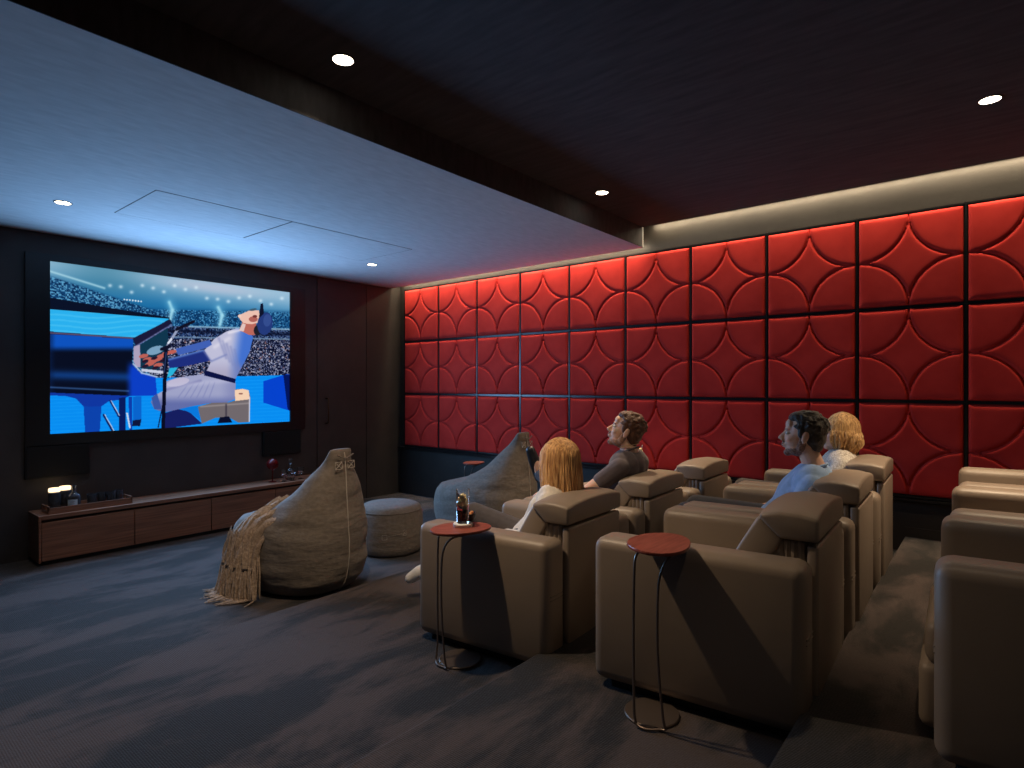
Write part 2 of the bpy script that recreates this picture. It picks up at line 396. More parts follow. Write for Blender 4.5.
    lid=poly([(67,246),(490,281),(375,347),(67,327)]); paint(lid,(42,176,238)); paint(lid&(np.sin(Y*.33+np.sin(X*.02)*2)>.5),(78,196,244),.5)
    side=poly([(67,330),(362,350),(358,440),(382,468),(440,485),(446,552),(330,553),(67,542)])
    paint(side,(14,82,190)); paint(ss(372,402,Y)*side,(8,14,34)); paint(side*np.exp(-((Y-(478+(X-67)*.03))/16)**2),(18,66,140),.8); paint(side*ss(330,362,X)*ss(420,460,Y),(12,62,196))
    paint(side*(1-ss(0,26,X-67)),(10,30,70),.6); paint(line((67,522),(345,536),3,1),(70,120,190),.6)
    paint(poly([(67,325),(365,347),(492,283),(499,296),(372,377),(360,352),(67,334)]),(26,26,58)); paint(line((67,330),(360,349),2,1),(150,130,160),.7); paint(line((372,377),(497,302),2.5,1),(120,120,170),.8)
    paint(poly([(386,372),(484,312),(486,420),(440,472),(388,455)]),(16,54,78)); paint(ell(440,392,32,14,-.3),(120,160,190)); 
    paint(poly([(364,378),(386,372),(387,452),(372,452),(362,430)]),(172,160,188)); paint(line((362,440),(392,472),3,1),(180,200,230)); paint(line((392,472),(446,486),3,1),(180,200,230))
    paint(poly([(67,541),(350,553),(322,566),(275,572),(250,590),(187,590),(160,562),(120,552),(67,552)]),(16,54,160))
    paint(poly([(187,590),(250,590),(243,690),(193,690)]),(12,66,172)); paint(poly([(312,560),(334,558),(334,690),(312,690)]),(8,26,92)); paint(poly([(345,556),(357,556),(357,680),(349,680)]),(14,60,170)); paint(poly([(362,556),(391,554),(391,645),(362,650)]),(10,100,205))
    paint(line((258,620),(292,682),4),(10,26,90)); paint(line((262,620),(296,680),1.6),(190,210,240)); paint(line((280,570),(310,625),3),(10,30,100)); paint(line((284,570),(313,622),1.5),(200,215,240)); paint(line((340,615),(350,665),3),(200,215,235)); paint(poly([(360,640),(390,636),(386,660),(358,660)]),(14,22,60))
    # the player
    paint(poly([(470,615),(520,600),(560,610),(605,652),(470,670)]),(22,30,96)); paint(poly([(520,596),(590,590),(600,640),(560,612)]),(10,120,220))
    leg=poly([(474,503),(520,488),(600,478),(640,470),(724,505),(722,565),(690,578),(640,578),(560,592),(500,606),(470,612),(436,600),(424,575),(436,552),(480,530)])
    paint(leg,(158,162,198)); paint(leg*ss(545,585,Y),(84,96,160),.8); paint(leg*ss(660,722,X),(110,116,170),.5); paint(line((480,530),(600,500),5,1),(110,112,165),.8)
    paint(ell(520,505,40,14,-.2),(198,190,214),.8); paint(poly([(426,560),(446,545),(462,600),(436,600)]),(60,86,160))
    for k in range(6): paint(line((560+k*18,505),(520+k*22,560),2,1),(120,126,178),.6)
    shirt=poly([(728,314),(690,326),(648,352),(610,396),(636,432),(620,468),(722,496),(752,440),(774,396),(786,345),(768,322)])
    paint(shirt,(190,190,216)); paint(shirt*ss(706,762,X+(Y-330)*.15),(66,112,205)); paint(line((640,430),(690,408),4,1),(130,140,190),.8); paint(line((650,380),(700,350),8,1),(225,222,235),.6)
    paint(poly([(617,463),(724,494),(722,509),(612,481)]),(12,18,66))
    paint(poly([(512,386),(632,355),(640,372),(620,384),(520,410)]),(64,96,180)); paint(poly([(484,424),(612,391),(634,428),(560,446),(490,456)]),(30,46,124)); paint(line((490,424),(610,392),4,1),(92,130,205),.8)
    for x,y in ((398,412),(412,424),(430,432),(448,424),(462,412),(480,402),(498,398),(420,440),(450,444)): paint(ell(x,y,17,7,-.2),(188,96,86))
    for x,y in ((404,430),(436,420),(466,428),(404,448),(440,454)): paint(ell(x,y,12,5,-.3),(40,22,44))
    paint(line((395,462),(465,470),5),(200,205,225)); paint(poly([(490,455),(520,452),(500,480),(480,490)]),(40,180,220))
    paint(poly([(736,322),(748,290),(795,286),(800,338),(772,338),(752,328)]),(186,104,92)); paint(poly([(736,322),(748,296),(760,300),(752,326)]),(226,196,190))
    paint(poly([(733,268),(746,263),(770,252),(806,250),(812,292),(780,300),(752,296),(740,284)]),(236,192,176)); paint(ell(786,282,16,10),(176,98,90)); paint(ell(792,272,8,5),(110,50,50)); paint(ell(738,271,6,6),(240,205,190))
    paint(ell(800,322,12,18),(30,30,40)); paint(ell(828,298,27,40,.15),(36,58,122)); paint(ell(836,286,14,22,.1),(58,84,150),.7); paint(poly([(812,228),(821,225),(824,262),(806,280)]),(14,20,44)); paint(ell(785,248,14,4,-.2),(60,90,110))
    st2=poly([(590,592),(640,578),(700,577),(722,570),(722,531),(748,529),(770,534),(776,560),(772,646),(735,649),(700,630),(650,632),(604,652)])
    paint(st2,(112,104,108)); paint(poly([(721,533),(748,529),(770,534),(774,566),(722,572)]),(244,208,178)); paint(ell(742,546,8,3),(150,100,90)); paint(line((600,592),(770,580),3,1),(160,150,150),.7); paint(line((690,585),(690,630),3,1),(50,44,60),.8); paint(poly([(668,630),(700,626),(712,648),(660,650)]),(10,14,40)); paint(line((773,560),(772,645),2,1),(220,220,235))
    for q in range(5): paint(line((664+q*14,350+q*10),(690+q*12,420+q*12),5,1),(120,128,180),.45)
    paint(line((612,396),(636,430),4,1),(110,120,175),.7); paint(shirt*ss(420,480,Y)*.8,(150,140,170),.6); paint(line((700,330),(735,322),5,1),(235,230,240),.7)
    paint(line((655,480),(700,500),5,1),(200,200,225),.5); paint(leg*np.exp(-((Y-(520+(X-480)*-.10))/10)**2)*.8,(196,196,222),.6)
    paint(poly([(617,463),(724,494),(722,509),(612,481)]),(12,18,66))
    # microphone stand
    paint(line((467,668),(477,385),6.5),(10,12,34)); paint(line((471,470),(478,400),2,1),(60,90,150),.7); paint(line((450,664),(463,600),2),(14,20,60))
    paint(line((477,385),(520,315),4.5),(150,160,190)); paint(line((477,388),(500,350),2),(30,36,70)); paint(line((515,318),(575,290),5),(18,18,36)); paint(line((462,388),(490,378),6),(16,18,40)); paint(line((486,366),(496,352),4),(220,225,240))
    # a hint of panel softness
    k=img.copy(); k[1:-1,1:-1]=(img[1:-1,1:-1]*4+img[:-2,1:-1]+img[2:,1:-1]+img[1:-1,:-2]+img[1:-1,2:])/8
    return s2l(np.clip(k,0,255))
def make_tv():
    t=empty('wall_screen',(XS,(OY0+OY1)/2,OZ0),0,'large screen in a wide black frame showing a pianist in white','television')
    yc=(OY0+OY1)/2; inv=lambda p:(p[0]-XS,p[1]-yc,p[2]-OZ0)
    bm=bmesh.new(); D=.035
    for y0,y1,z0,z1 in ((OY0,SY0,OZ0,OZ1),(SY1,OY1,OZ0,OZ1),(SY0,SY1,SZ1,OZ1),(SY0,SY1,OZ0,SZ0)):
        box(bm,0,D,y0-yc,y1-yc,z0-OZ0,z1-OZ0)
    bmesh.ops.remove_doubles(bm,verts=bm.verts,dist=1e-5)
    obj('frame',bm,M['frame'],t,smooth=False)
    W,H=540,360; col=picture(W,H)
    ys=np.linspace(SY0-yc,SY1-yc,W+1); zs=np.linspace(SZ1-OZ0,SZ0-OZ0,H+1)
    YY,ZZ=np.meshgrid(ys,zs); co=np.stack([np.full(YY.shape,.012),YY,ZZ],-1).reshape(-1,3)
    i=np.arange(H)[:,None]*(W+1)+np.arange(W)[None,:]
    f=np.stack([i,i+W+1,i+W+2,i+1],-1).reshape(-1,4)
    me=bpy.data.meshes.new('display'); me.from_pydata(co.tolist(),[],f.tolist())
    ca=me.color_attributes.new('picture','FLOAT_COLOR','CORNER')
    c4=np.concatenate([np.repeat(col.reshape(-1,3),4,0),np.ones((W*H*4,1))],1); ca.data.foreach_set('color',c4.astype(np.float32).ravel())
    m=bpy.data.materials.new('screen_picture'); m.use_nodes=True; nt=m.node_tree; nt.nodes.clear()
    a=nt.nodes.new('ShaderNodeVertexColor'); a.layer_name='picture'; e=nt.nodes.new('ShaderNodeEmission'); e.inputs[1].default_value=SCREEN_E
    op=nt.nodes.new('ShaderNodeOutputMaterial'); nt.links.new(a.outputs[0],e.inputs[0]); nt.links.new(e.outputs[0],op.inputs[0])
    m.cycles.emission_sampling='NONE'
    me.materials.append(m); o=bpy.data.objects.new('display',me); C.objects.link(o); o.parent=t
    return t
SCREEN_E=1.0
make_tv()
l=bpy.data.lights.new('screen_light','AREA'); l.shape='RECTANGLE'; l.size=1.05; l.size_y=SY1-SY0-.1; l.energy=95; l.color=(.27,.55,.98)
so=bpy.data.objects.new('screen_light',l); C.objects.link(so); so.location=(XS+.037,(SY0+SY1)/2,SZ0+.56); so.rotation_euler=(0,-pi/2,0)

for y0,y1,z0,z1,s in ((1.206,1.664,-.80,-.525,'left'),(3.28,3.74,-.80,-.525,'right')):
    t=empty('wall_speaker',(XS,(y0+y1)/2,CAMZ+z0),0,f'flat black speaker on the screen wall under the {s} end of the screen','speaker')
    w=(y1-y0)/2; h=z1-z0
    obj('cabinet',B(0,.03,-w,w,0,h,bev=.004,seg=1),M['black'],t); obj('grille',B(.03,.036,-w+.01,w-.01,.01,h-.01,bev=.002,seg=1),M['grille'],t)


#FURNITURE
# ------------------------------------------------------------------ reclining armchairs
CW=.862; CD=.795; SKEW=math.tan(R(4.6)); CR=pi+R(6.5)
def skew(bm):
    # the rows are slightly fanned: the back line of every chair follows the row, its sides point at the screen
    for v in bm.verts: v.co.x += SKEW*v.co.y
    return bm
def arm_bm(y0,y1):
    bm=box(bmesh.new(),0,CD,y0,y1,.03,.615,bev=.048,seg=5); return bm
def make_chair():
    t=empty('reclining_armchair',(0,0,0))
    L=M['leather']; w=CW/2; aw=.165
    S=lambda bm:skew(bm)
    obj('plinth',S(B(.06,CD-.07,-w+.04,w-.04,0,.034)),M['black'],t,smooth=False)
    for s in (1,-1):
        y0,y1=(w-aw,w) if s>0 else (-w,-w+aw)
        bm=box(bmesh.new(),0,CD,y0,y1,.03,.615,bev=.045,seg=5)
        # two shallow puckers across the front and rear faces of the arm
        obj('arm',S(bm),L,t,angle=60)
        for x0,x1 in ((CD-.02,CD+.0015),(-.0015,.02)):
            for z in (.36,.342): obj('stitched_seam',S(box(bmesh.new(),x0,x1,y0+.03,y1-.03,z-.003,z+.003,bev=.002,seg=1)),M['leather_d'],t)
    yb=w-aw-.004
    obj('back_shell',S(prism_y(bmesh.new(),[(-.012,.03),(.028,.03),(.028,.655),(-.012,.655)],-yb,yb,bev=.012)),L,t,angle=50)
    # ribbed inner back between the arm tops and the headrest
    bm=bmesh.new(); nrib=22
    prof=[(.02,.40),(.30,.40),(.20,.66),(.02,.66)]
    prism_y(bm,prof,-yb+.03,yb-.03,bev=.02)
    obj('inner_back',S(bm),M['leather_d'],t)
    for s in (1,-1):
        bm=bmesh.new()
        for k in range(6): x=.048+k*.024; capsule(bm,(x,s*(yb-.024),.50),.016,(x,s*(yb-.024),.650),.016,8)
        obj('ribbed_side',S(bm),L,t)
    # headrest: a wedge with a crowned top and a raked front
    hb=yb+.012
    bm=bmesh.new(); n=14; prof=[(-.014,.668),(-.014,.752),(.05,.764),(.12,.766),(.192,.752),(.186,.735),(.118,.668)]
    rings=[]
    for j in range(n+1):
        y=-hb+2*hb*j/n; cr=.022*(1-(abs(y)/hb)**2.6)
        rings.append([bm.verts.new((x,y,z+(cr if z>.72 else 0))) for x,z in prof])
    for j in range(n):
        for k in range(len(prof)): bm.faces.new((rings[j][(k+1)%len(prof)],rings[j][k],rings[j+1][k],rings[j+1][(k+1)%len(prof)]))
    f0=bm.faces.new(rings[0]); f1=bm.faces.new(rings[-1][::-1])
    bmesh.ops.recalc_face_normals(bm,faces=bm.faces)
    es=[e for e in bm.edges if e.calc_face_angle(0)>R(35)]
    bmesh.ops.bevel(bm,geom=es,offset=.013,segments=3,profile=.5,affect='EDGES')
    obj('headrest',S(bm),L,t,angle=60)
    # front of the back cushion, sweeping down to the seat
    bm=prism_y(bmesh.new(),[(.105,.665),(.30,.33),(.42,.33),(.335,.50),(.245,.66),(.196,.742),(.178,.742)],-yb,yb,bev=.014)
    obj('back_cushion',S(bm),L,t,angle=50)
    obj('seat',S(box(bmesh.new(),.28,CD+.03,-yb,yb,.24,.385,bev=.04,seg=4)),L,t,angle=60)
    obj('front_panel',S(box(bmesh.new(),.30,CD+.045,-yb,yb,.045,.25,bev=.03,seg=4)),L,t,angle=60)
    return t
proto=make_chair()
# near rear corners of the first chair of every row, then one pitch per chair
rows=[('front row',(-1.5844,2.1789),F1,3,['brown leather recliner in the front row, nearest the camera, with the long-haired blond woman','brown leather recliner in the front row holding the bearded man','empty brown leather recliner in the front row beside the red wall side']),
      ('second row',(-.4987,2.1748),F2,3,['empty brown leather recliner in the second row, nearest the camera beside a side table','brown leather recliner in the second row holding the man in light blue','brown leather recliner in the second row, farthest, holding the woman with bobbed hair']),
      ('rear row',(.652,2.18),F3,3,['brown leather recliner of the rear row at the right edge, the nearest one','second recliner of the rear row from the camera at the right edge','brown leather recliner of the rear row closest to the red wall'])]
PITCH=.868; ROWA=R(.4)
def chair_frame(row,i,local):
    """point of a chair's own space (x forward, y to the near side, z up) in the room"""
    q=rows[row][1]; c=(q[0]-math.sin(ROWA)*PITCH*i, q[1]+math.cos(ROWA)*PITCH*i)
    # the near rear corner is local (−SKEW*w, w)
    cr,sr=math.cos(CR),math.sin(CR); ox,oy=SKEW*CW/2,CW/2
    o=(c[0]-(cr*ox-sr*oy), c[1]-(sr*ox+cr*oy))
    return (o[0]+cr*local[0]-sr*local[1], o[1]+sr*local[0]+cr*local[1], rows[row][2]+local[2])
for ri,(nm,q,z,n,labs) in enumerate(rows):
    for i in range(n):
        o=proto if ri==0 and i==0 else copy_tree(proto)
        o.location=chair_frame(ri,i,(0,0,0)); o.rotation_euler=(0,0,CR)
        tag(o,labs[i],'armchair','leather recliners in three rows')

# ------------------------------------------------------------------ side tables
def make_table(h):
    t=empty('side_table',(0,0,0))
    n=56; bm=bmesh.new(); A=R(96)
    def out(k,s=1.):
        a=2*pi*k/n; r=.145*(1+.07*math.cos(a)+.06*math.cos(2*a-.5)+.03*math.cos(3*a+.6)); x,y=r*s*math.cos(a),r*s*math.sin(a)*.82
        return (.035+x*math.cos(A)-y*math.sin(A),-.015+x*math.sin(A)+y*math.cos(A))
    zs=[(h-.014,.93),(h-.011,.985),(h-.004,1.0),(h,.985)]
    rings=[[bm.verts.new((*out(k,s),z)) for k in range(n)] for z,s in zs]
    for a,b in zip(rings,rings[1:]):
        for k in range(n): bm.faces.new((a[k],a[(k+1)%n],b[(k+1)%n],b[k]))
    bm.faces.new(rings[-1]); bm.faces.new(rings[0][::-1])
    obj('table_top',bm,M['redwood'],t,angle=50)
    # one bent rod: down from the top, round the front of the disc foot, up again and under the top
    xl_,xr_,yf=-.018,.078,-.105
    pts=[(.0,-.03,h-.018),(-.008,-.07,h-.020),(-.014,-.098,h-.035),(xl_,yf,h-.07),(xl_-.002,yf-.002,h*.5),(xl_-.001,yf,.10)]
    for k in range(5): a=(k+1)/6*pi/2; pts.append((xl_+.022*(1-math.cos(a)),yf+.0-.012*math.sin(a),.008+.09*(1-math.sin(a))))
    pts+= [(.028,yf-.014,.008),(.05,yf-.004,.008),(.075,yf+.02,.008)]
    for k in range(5): a=(k+1)/6*pi/2; pts.append((.098-.012*math.sin(a),yf+.03-.018*math.sin(a),.008+.10*(1-math.cos(a))))
    pts+= [(xr_,yf+.006,.18),(xr_-.006,yf,h*.5),(xr_-.004,yf+.002,h-.14),(xr_+.002,yf+.012,h-.08),(xr_+.014,yf+.034,h-.040),(xr_+.03,yf+.065,h-.022),(xr_+.045,yf+.10,h-.018)]
    # smooth the path a little
    P=[Vector(p) for p in pts]; Q=[P[0]]
    for a,b in zip(P,P[1:]): Q+= [a*.75+b*.25,a*.25+b*.75]
    Q.append(P[-1]); obj('bent_rod',tube(bmesh.new(),Q,.0048,8),M['steel'],t)
    obj('foot',lathe(bmesh.new(),[(0,.0),(.100,.0),(.102,.003),(.102,.007),(.099,.010),(0,.011)],n=40),M['steel'],t)
    return t
tproto=make_table(.655)
for k,(x,y,z,lab) in enumerate([(-2.02,2.055,F1,'red-wood side table with thin rods holding a glass, beside the nearest front-row armrest'),
    (-1.00,2.045,F2,'empty red-wood side table with thin rods beside the nearest second-row armrest'),
    (-2.60,4.90,F1,'red-wood side table past the far end of the front row')]):
    o=tproto if k==0 else copy_tree(tproto)
    o.location=(x,y,z); o.rotation_euler=(0,0,R(-34) if k==0 else 0); tag(o,lab,'side table','thin-legged side tables')
o=make_table(.575); o.location=(-4.70,4.98,F0); tag(o,'small red-wood side table by the dark wainscot behind the side-on beanbag','side table','thin-legged side tables')
tz=.655
# glass with ice on a coaster
def tumbler(x,y,z,lab,h=.165,straw=False):
    t=empty('drinking_glass',(x,y,z),0,lab,'glass')
    bm=lathe(bmesh.new(),[(0,.0),(.028,0),(.030,.003),(.033,h),(.0315,h),(.0285,.008),(0,.008)],n=28); obj('glass_body',bm,M['glass'],t)
    bm=lathe(bmesh.new(),[(0,.0085),(.028,.0085),(.0295,h*.4),(0,h*.4)],n=24); obj('drink',bm,M['cola'],t)
    bm=bmesh.new(); rn=random.Random(5)
    for k in range(11):
        s=.010+.003*rn.random(); c=Vector((rn.uniform(-.013,.013),rn.uniform(-.013,.013),h*.42+.01+k*.0052))
        b2=bmesh.ops.create_cube(bm,size=s*2,matrix=Matrix.Translation(c)@Matrix.Rotation(rn.random()*3,4,Vector((rn.random(),rn.random(),1)).normalized()))
    bmesh.ops.bevel(bm,geom=bm.edges[:],offset=.003,segments=1,affect='EDGES'); obj('ice',bm,M['goldice'],t)
    if straw: obj('straw',tube(bmesh.new(),[(.0,0,.05),(.03,-.02,h+.05)],.003,6),M['white'],t)
    return t
def coaster(x,y,z,lab):
    tag(obj('coaster',lathe(bmesh.new(),[(0,0),(.045,0),(.047,.003),(.047,.014),(.044,.017),(0,.017)]),M['white'],loc=(x,y,z)),lab,'coaster')
gx,gy=-2.005,2.06
coaster(gx,gy,F1+tz,'thick white coaster under the glass on the front side table')
tumbler(gx,gy,F1+tz+.017,'tall glass of dark drink and ice on the front side table')
t=empty('snack_bowl',(gx-.045,gy+.075,F1+tz),0,'small black bowl of orange snacks behind the tall glass','bowl')
obj('bowl_body',lathe(bmesh.new(),[(0,0),(.028,0),(.042,.02),(.047,.048),(.044,.048),(.038,.02),(0,.008)]),M['black'],t)
bm=bmesh.new(); rn=random.Random(2)
for k in range(26):
    a=rn.random()*6.3; r=.034*math.sqrt(rn.random()); ellip(bm,(r*math.cos(a),r*math.sin(a),.043+.008*rn.random()),(.010,.007,.006),Matrix.Rotation(rn.random()*3,3,'Z'),8)
M['snack']=mat('orange_snacks',(.75,.33,.12),.6); tag(obj('snacks',bm,M['snack'],t),None,None,None,'stuff')
tumbler(-2.50,4.885,F1+tz,'pale glass with a straw behind the bearded man’s neck',.09,True)

# ------------------------------------------------------------------ bean bags
def make_bean():
    t=empty('beanbag',(0,0,0))
    # (z, rear x, front x, half width)
    prof=[(0,-.30,.40,.24),(.006,-.36,.47,.30),(.03,-.41,.52,.335),(.10,-.465,.565,.37),(.20,-.49,.585,.39),(.30,-.50,.58,.395),(.38,-.50,.555,.39),(.43,-.495,.535,.385),(.48,-.49,.50,.365),(.51,-.487,.40,.345),(.53,-.486,.28,.335),
          (.56,-.485,.17,.32),(.62,-.48,.05,.29),(.68,-.475,-.05,.255),(.76,-.47,-.14,.21),(.84,-.465,-.225,.16),(.91,-.46,-.30,.118),(.96,-.455,-.35,.098),(1.0,-.448,-.385,.092),(1.018,-.44,-.40,.086),(1.022,-.43,-.41,.06)]
    n=72; bm=bmesh.new(); zs=[p[0] for p in prof]
    Z=[]; 
    for a,b in zip(zs,zs[1:]):
        m=max(1,int((b-a)/.014)); Z+= [a+(b-a)*k/m for k in range(m)]
    Z.append(zs[-1]); rings=[]
    P_=np.array(prof)
    for z in Z:
        xr,xf,hw=[float(np.interp(z,P_[:,0],P_[:,i])) for i in (1,2,3)]
        cx=(xr+xf)/2; ax=(xf-xr)/2; ring=[]
        for k in range(n):
            a=2*pi*k/n; e=.82; ca,sa=math.cos(a),math.sin(a)
            x=cx+ax*math.copysign(abs(ca)**e,ca); y=hw*math.copysign(abs(sa)**e,sa)
            if z>.05:
                q=Vector((x*2.2,y*2.2,z*5)); d=(noise.noise(q)*.016+noise.noise(q*2.3+Vector((7,0,0)))*.008)
                # gathered folds where the back turns into the seat
                fold=math.exp(-((z-.47)/.12)**2)*.012*math.sin(x*46+4*noise.noise(Vector((x*2,y*2,z*2))))*(1 if x>-.25 else .2)
                x+=ca*d; y+=sa*(d+fold*.6); zz=z+fold*.5+ (d if .4<z<.6 else 0)
            else: zz=z
            ring.append(bm.verts.new((x,y,zz)))
        rings.append(ring)
    for a,b in zip(rings,rings[1:]):
        for k in range(n): bm.faces.new((a[k],a[(k+1)%n],b[(k+1)%n],b[k]))
    bm.faces.new(rings[0][::-1]); bm.faces.new(rings[-1])
    o=obj('bag',bm,M['bean'],t,angle=80)
    s=o.modifiers.new('s','SMOOTH'); s.iterations=2
    # piped seams up the rear and along both sides
    def rear(z,y=0): return float(np.interp(z,P_[:,0],P_[:,1]))
    bm=bmesh.new(); tube(bm,[(rear(z)-.010,0,z) for z in np.linspace(.02,1.0,30)],.0035,6); obj('rear_seam',bm,M['thread'],t)
    # fabric strap with a stitched box near the top
    for s_ in (-1,1):
        bm=bmesh.new(); y=.055*s_
        xx=lambda z:rear(z)-.006
        tube(bm,[(xx(.90),y-.03,.885),(xx(.90),y+.03,.885),(xx(.94),y+.03,.935),(xx(.94),y-.03,.935),(xx(.90),y-.03,.885)],.0022,5)
        tube(bm,[(xx(.90),y-.03,.885),(xx(.94),y+.03,.935)],.0022,5); tube(bm,[(xx(.90),y+.03,.885),(xx(.94),y-.03,.935)],.0022,5)
        obj('stitched_patch',bm,M['thread'],t)
    bm=bmesh.new(); tube(bm,[(-.47,-.07,.985),(-.475,-.03,.965),(-.478,0,.96),(-.475,.03,.965),(-.47,.07,.985)],.005,6); obj('top_seam',bm,M['bean'],t)
    return t
b1=make_bean(); b1.location=(-4.00,2.40,F0); b1.rotation_euler=(0,0,pi+R(6)); tag(b1,'tall grey-brown beanbag with a fringed throw, seen from behind in front of the long cabinet','beanbag','lounge beanbags')
b2=copy_tree(b1); b2.location=(-3.89,4.36,F0); b2.rotation_euler=(0,0,pi+R(4)); tag(b2,'beanbag near the red wall seen from its side, its blue-lit back rising to a point','beanbag','lounge beanbags')
# pouf
t=empty('round_pouf',(-4.17,3.36,F0),0,'low round grey fabric pouf between the two beanbags','pouf')
bm=bmesh.new(); pr=[(.0,.0),(.24,.0),(.272,.02),(.288,.08),(.292,.2),(.288,.32),(.272,.375)]
lathe(bm,pr,n=64); 
for v in bm.verts:
    q=v.co*3; d=noise.noise(q)*.007; r=Vector((v.co.x,v.co.y,0))
    if r.length>.2: v.co+=r.normalized()*d
obj('side',bm,M['bean'],t,angle=70)
bm=lathe(bmesh.new(),[(.272,.372),(.262,.40),(.22,.42),(.12,.428),(0,.43)],n=64); obj('top_cushion',bm,M['bean'],t,angle=70)
bm=bmesh.new(); tube(bm,[(.274*math.cos(2*pi*k/60),.274*math.sin(2*pi*k/60),.374) for k in range(61)],.005,6); obj('piping',bm,M['bean'],t)
# small stitched emblem on the pouf: two squares joined by a dashed line
bm=bmesh.new()
def onp(a,z,r=.2945): return (r*math.cos(a),r*math.sin(a),z)
a0=math.atan2(-3.44,4.22); 
def sq(c,w,z0,z1): tube(bm,[onp(c-w,z0),onp(c+w,z0),onp(c+w,z1),onp(c-w,z1),onp(c-w,z0)],.0016,5)
aa=a0+.12
sq(aa+.30,.05,.19,.235); sq(aa-.28,.07,.165,.205)
for k in range(7): a=aa-.17+k*.058; tube(bm,[onp(a,.195+k*.002),onp(a+.035,.196+k*.002)],.0018,5)
tube(bm,[onp(aa+.27,.20),onp(aa+.33,.225)],.0016,5); tube(bm,[onp(aa+.27,.225),onp(aa+.33,.20)],.0016,5)
obj('stitched_emblem',bm,M['thread'],t)

# throw over the near side of the first beanbag, in the beanbag's own space (+y is its near side)
def make_throw():
    t=empty('fringed_throw',b1.location,b1.rotation_euler.z,'beige woven throw with long fringes draped over the near side of the left beanbag','throw')
    path=[(-.08,.14,.66),(0,.22,.585),(.03,.29,.545),(.06,.345,.51),(.09,.385,.44),(.11,.412,.36),(.12,.43,.28),(.13,.44,.20)]
    n=36; m=44; bm=bmesh.new(); g=[]
    pth=np.array(path); s=np.linspace(0,1,len(path))
    for j in range(m+1):
        q=j/m; px,py,pz=[float(np.interp(q,s,pth[:,i])) for i in range(3)]
        row=[]
        for i in range(n+1):
            w=-1+2*i/n; hw=.235-.05*q
            f=.014*math.sin(w*17+2*math.sin(q*5))+.008*math.sin(w*31+q*7)
            x=px+w*hw+.02*math.sin(q*6+w*3); 
            cv=.07*w*w*(1-q)*(1 if w<0 else .3)
            y=py+f*(.4+q)+.010-(.05*abs(w)**2); z=pz+(f*.6 if q<.4 else 0)+ (-.05*(w)**2*(1-q))- .10*w*(1-q)*.4
            row.append(bm.verts.new((x,y+.012,z+.012)))
        g.append(row)
    for j in range(m):
        for i in range(n): bm.faces.new((g[j][i],g[j][i+1],g[j+1][i+1],g[j+1][i]))
    o=obj('cloth',bm,M['throw'],t); so_=o.modifiers.new('t','SOLIDIFY'); so_.thickness=.012; so_.offset=1
    bm=bmesh.new(); rn=random.Random(11)
    for k in range(190):
        w=rn.uniform(-1,1); x=.13+w*.185; y=.456-.05*w*w+rn.uniform(-.008,.015); z=.245+rn.uniform(-.02,.22)*(rn.random()<.6)
        if z>.26: y-= (z-.24)*.12
        pts=[(x,y,z)]; dx=rn.uniform(-.03,.03)+w*.03; e=rn.uniform(.0,.06)
        for q in (.3,.6,.9,1): pts.append((x+dx*q+.008*math.sin(k+q*7),y+.012+e*q,max(.012,z*(1-q)+.015)))
        if rn.random()<.45:
            f=rn.uniform(.03,.13); an=rn.uniform(-.5,1.1); ex,ey=pts[-1][0],pts[-1][1]
            pts.append((ex+f*.5*math.sin(an),ey+f*.5*math.cos(an),.012)); pts.append((ex+f*math.sin(an+.2),ey+f*math.cos(an+.2),.007))
        r=rn.uniform(.004,.0075); tube(bm,pts,[r]*(len(pts)-1)+[.002],5)
    obj('fringe',bm,M['throw'],t)
make_throw()

# ------------------------------------------------------------------ long low cabinet under the screen
t=empty('media_cabinet',(XS+.006,2.6,F0),0,'long low walnut cabinet with four drawers under the screen','cabinet')
cd=.34; y0,y1=-1.35,1.32
bm=bmesh.new(); box(bm,.0,cd-.02,y0,y1,.035,.355,bev=.003,seg=1); obj('body',bm,M['walnut'],t)
obj('top',B(0,cd,y0,y1,.375,.41,bev=.003,seg=1),M['walnut'],t)
obj('finger_groove',B(.0,cd-.03,y0+.005,y1-.005,.354,.376),M['groove'],t,smooth=False)
obj('end_panel',B(0,cd,y0-.018,y0,.03,.41,bev=.002,seg=1),M['walnut'],t); obj('end_panel',B(0,cd,y1,y1+.018,.03,.41,bev=.002,seg=1),M['walnut'],t)
obj('recessed_base',B(.03,cd-.05,y0+.03,y1-.03,0,.036),M['black'],t,smooth=False)
dw=(y1-y0)/4
for k in range(4):
    bm=B(cd-.022,cd-.002,y0+dw*k+.003,y0+dw*(k+1)-.003,.04,.352,bev=.0025,seg=1); obj('drawer_front',bm,M['walnut'],t)
ct=.41
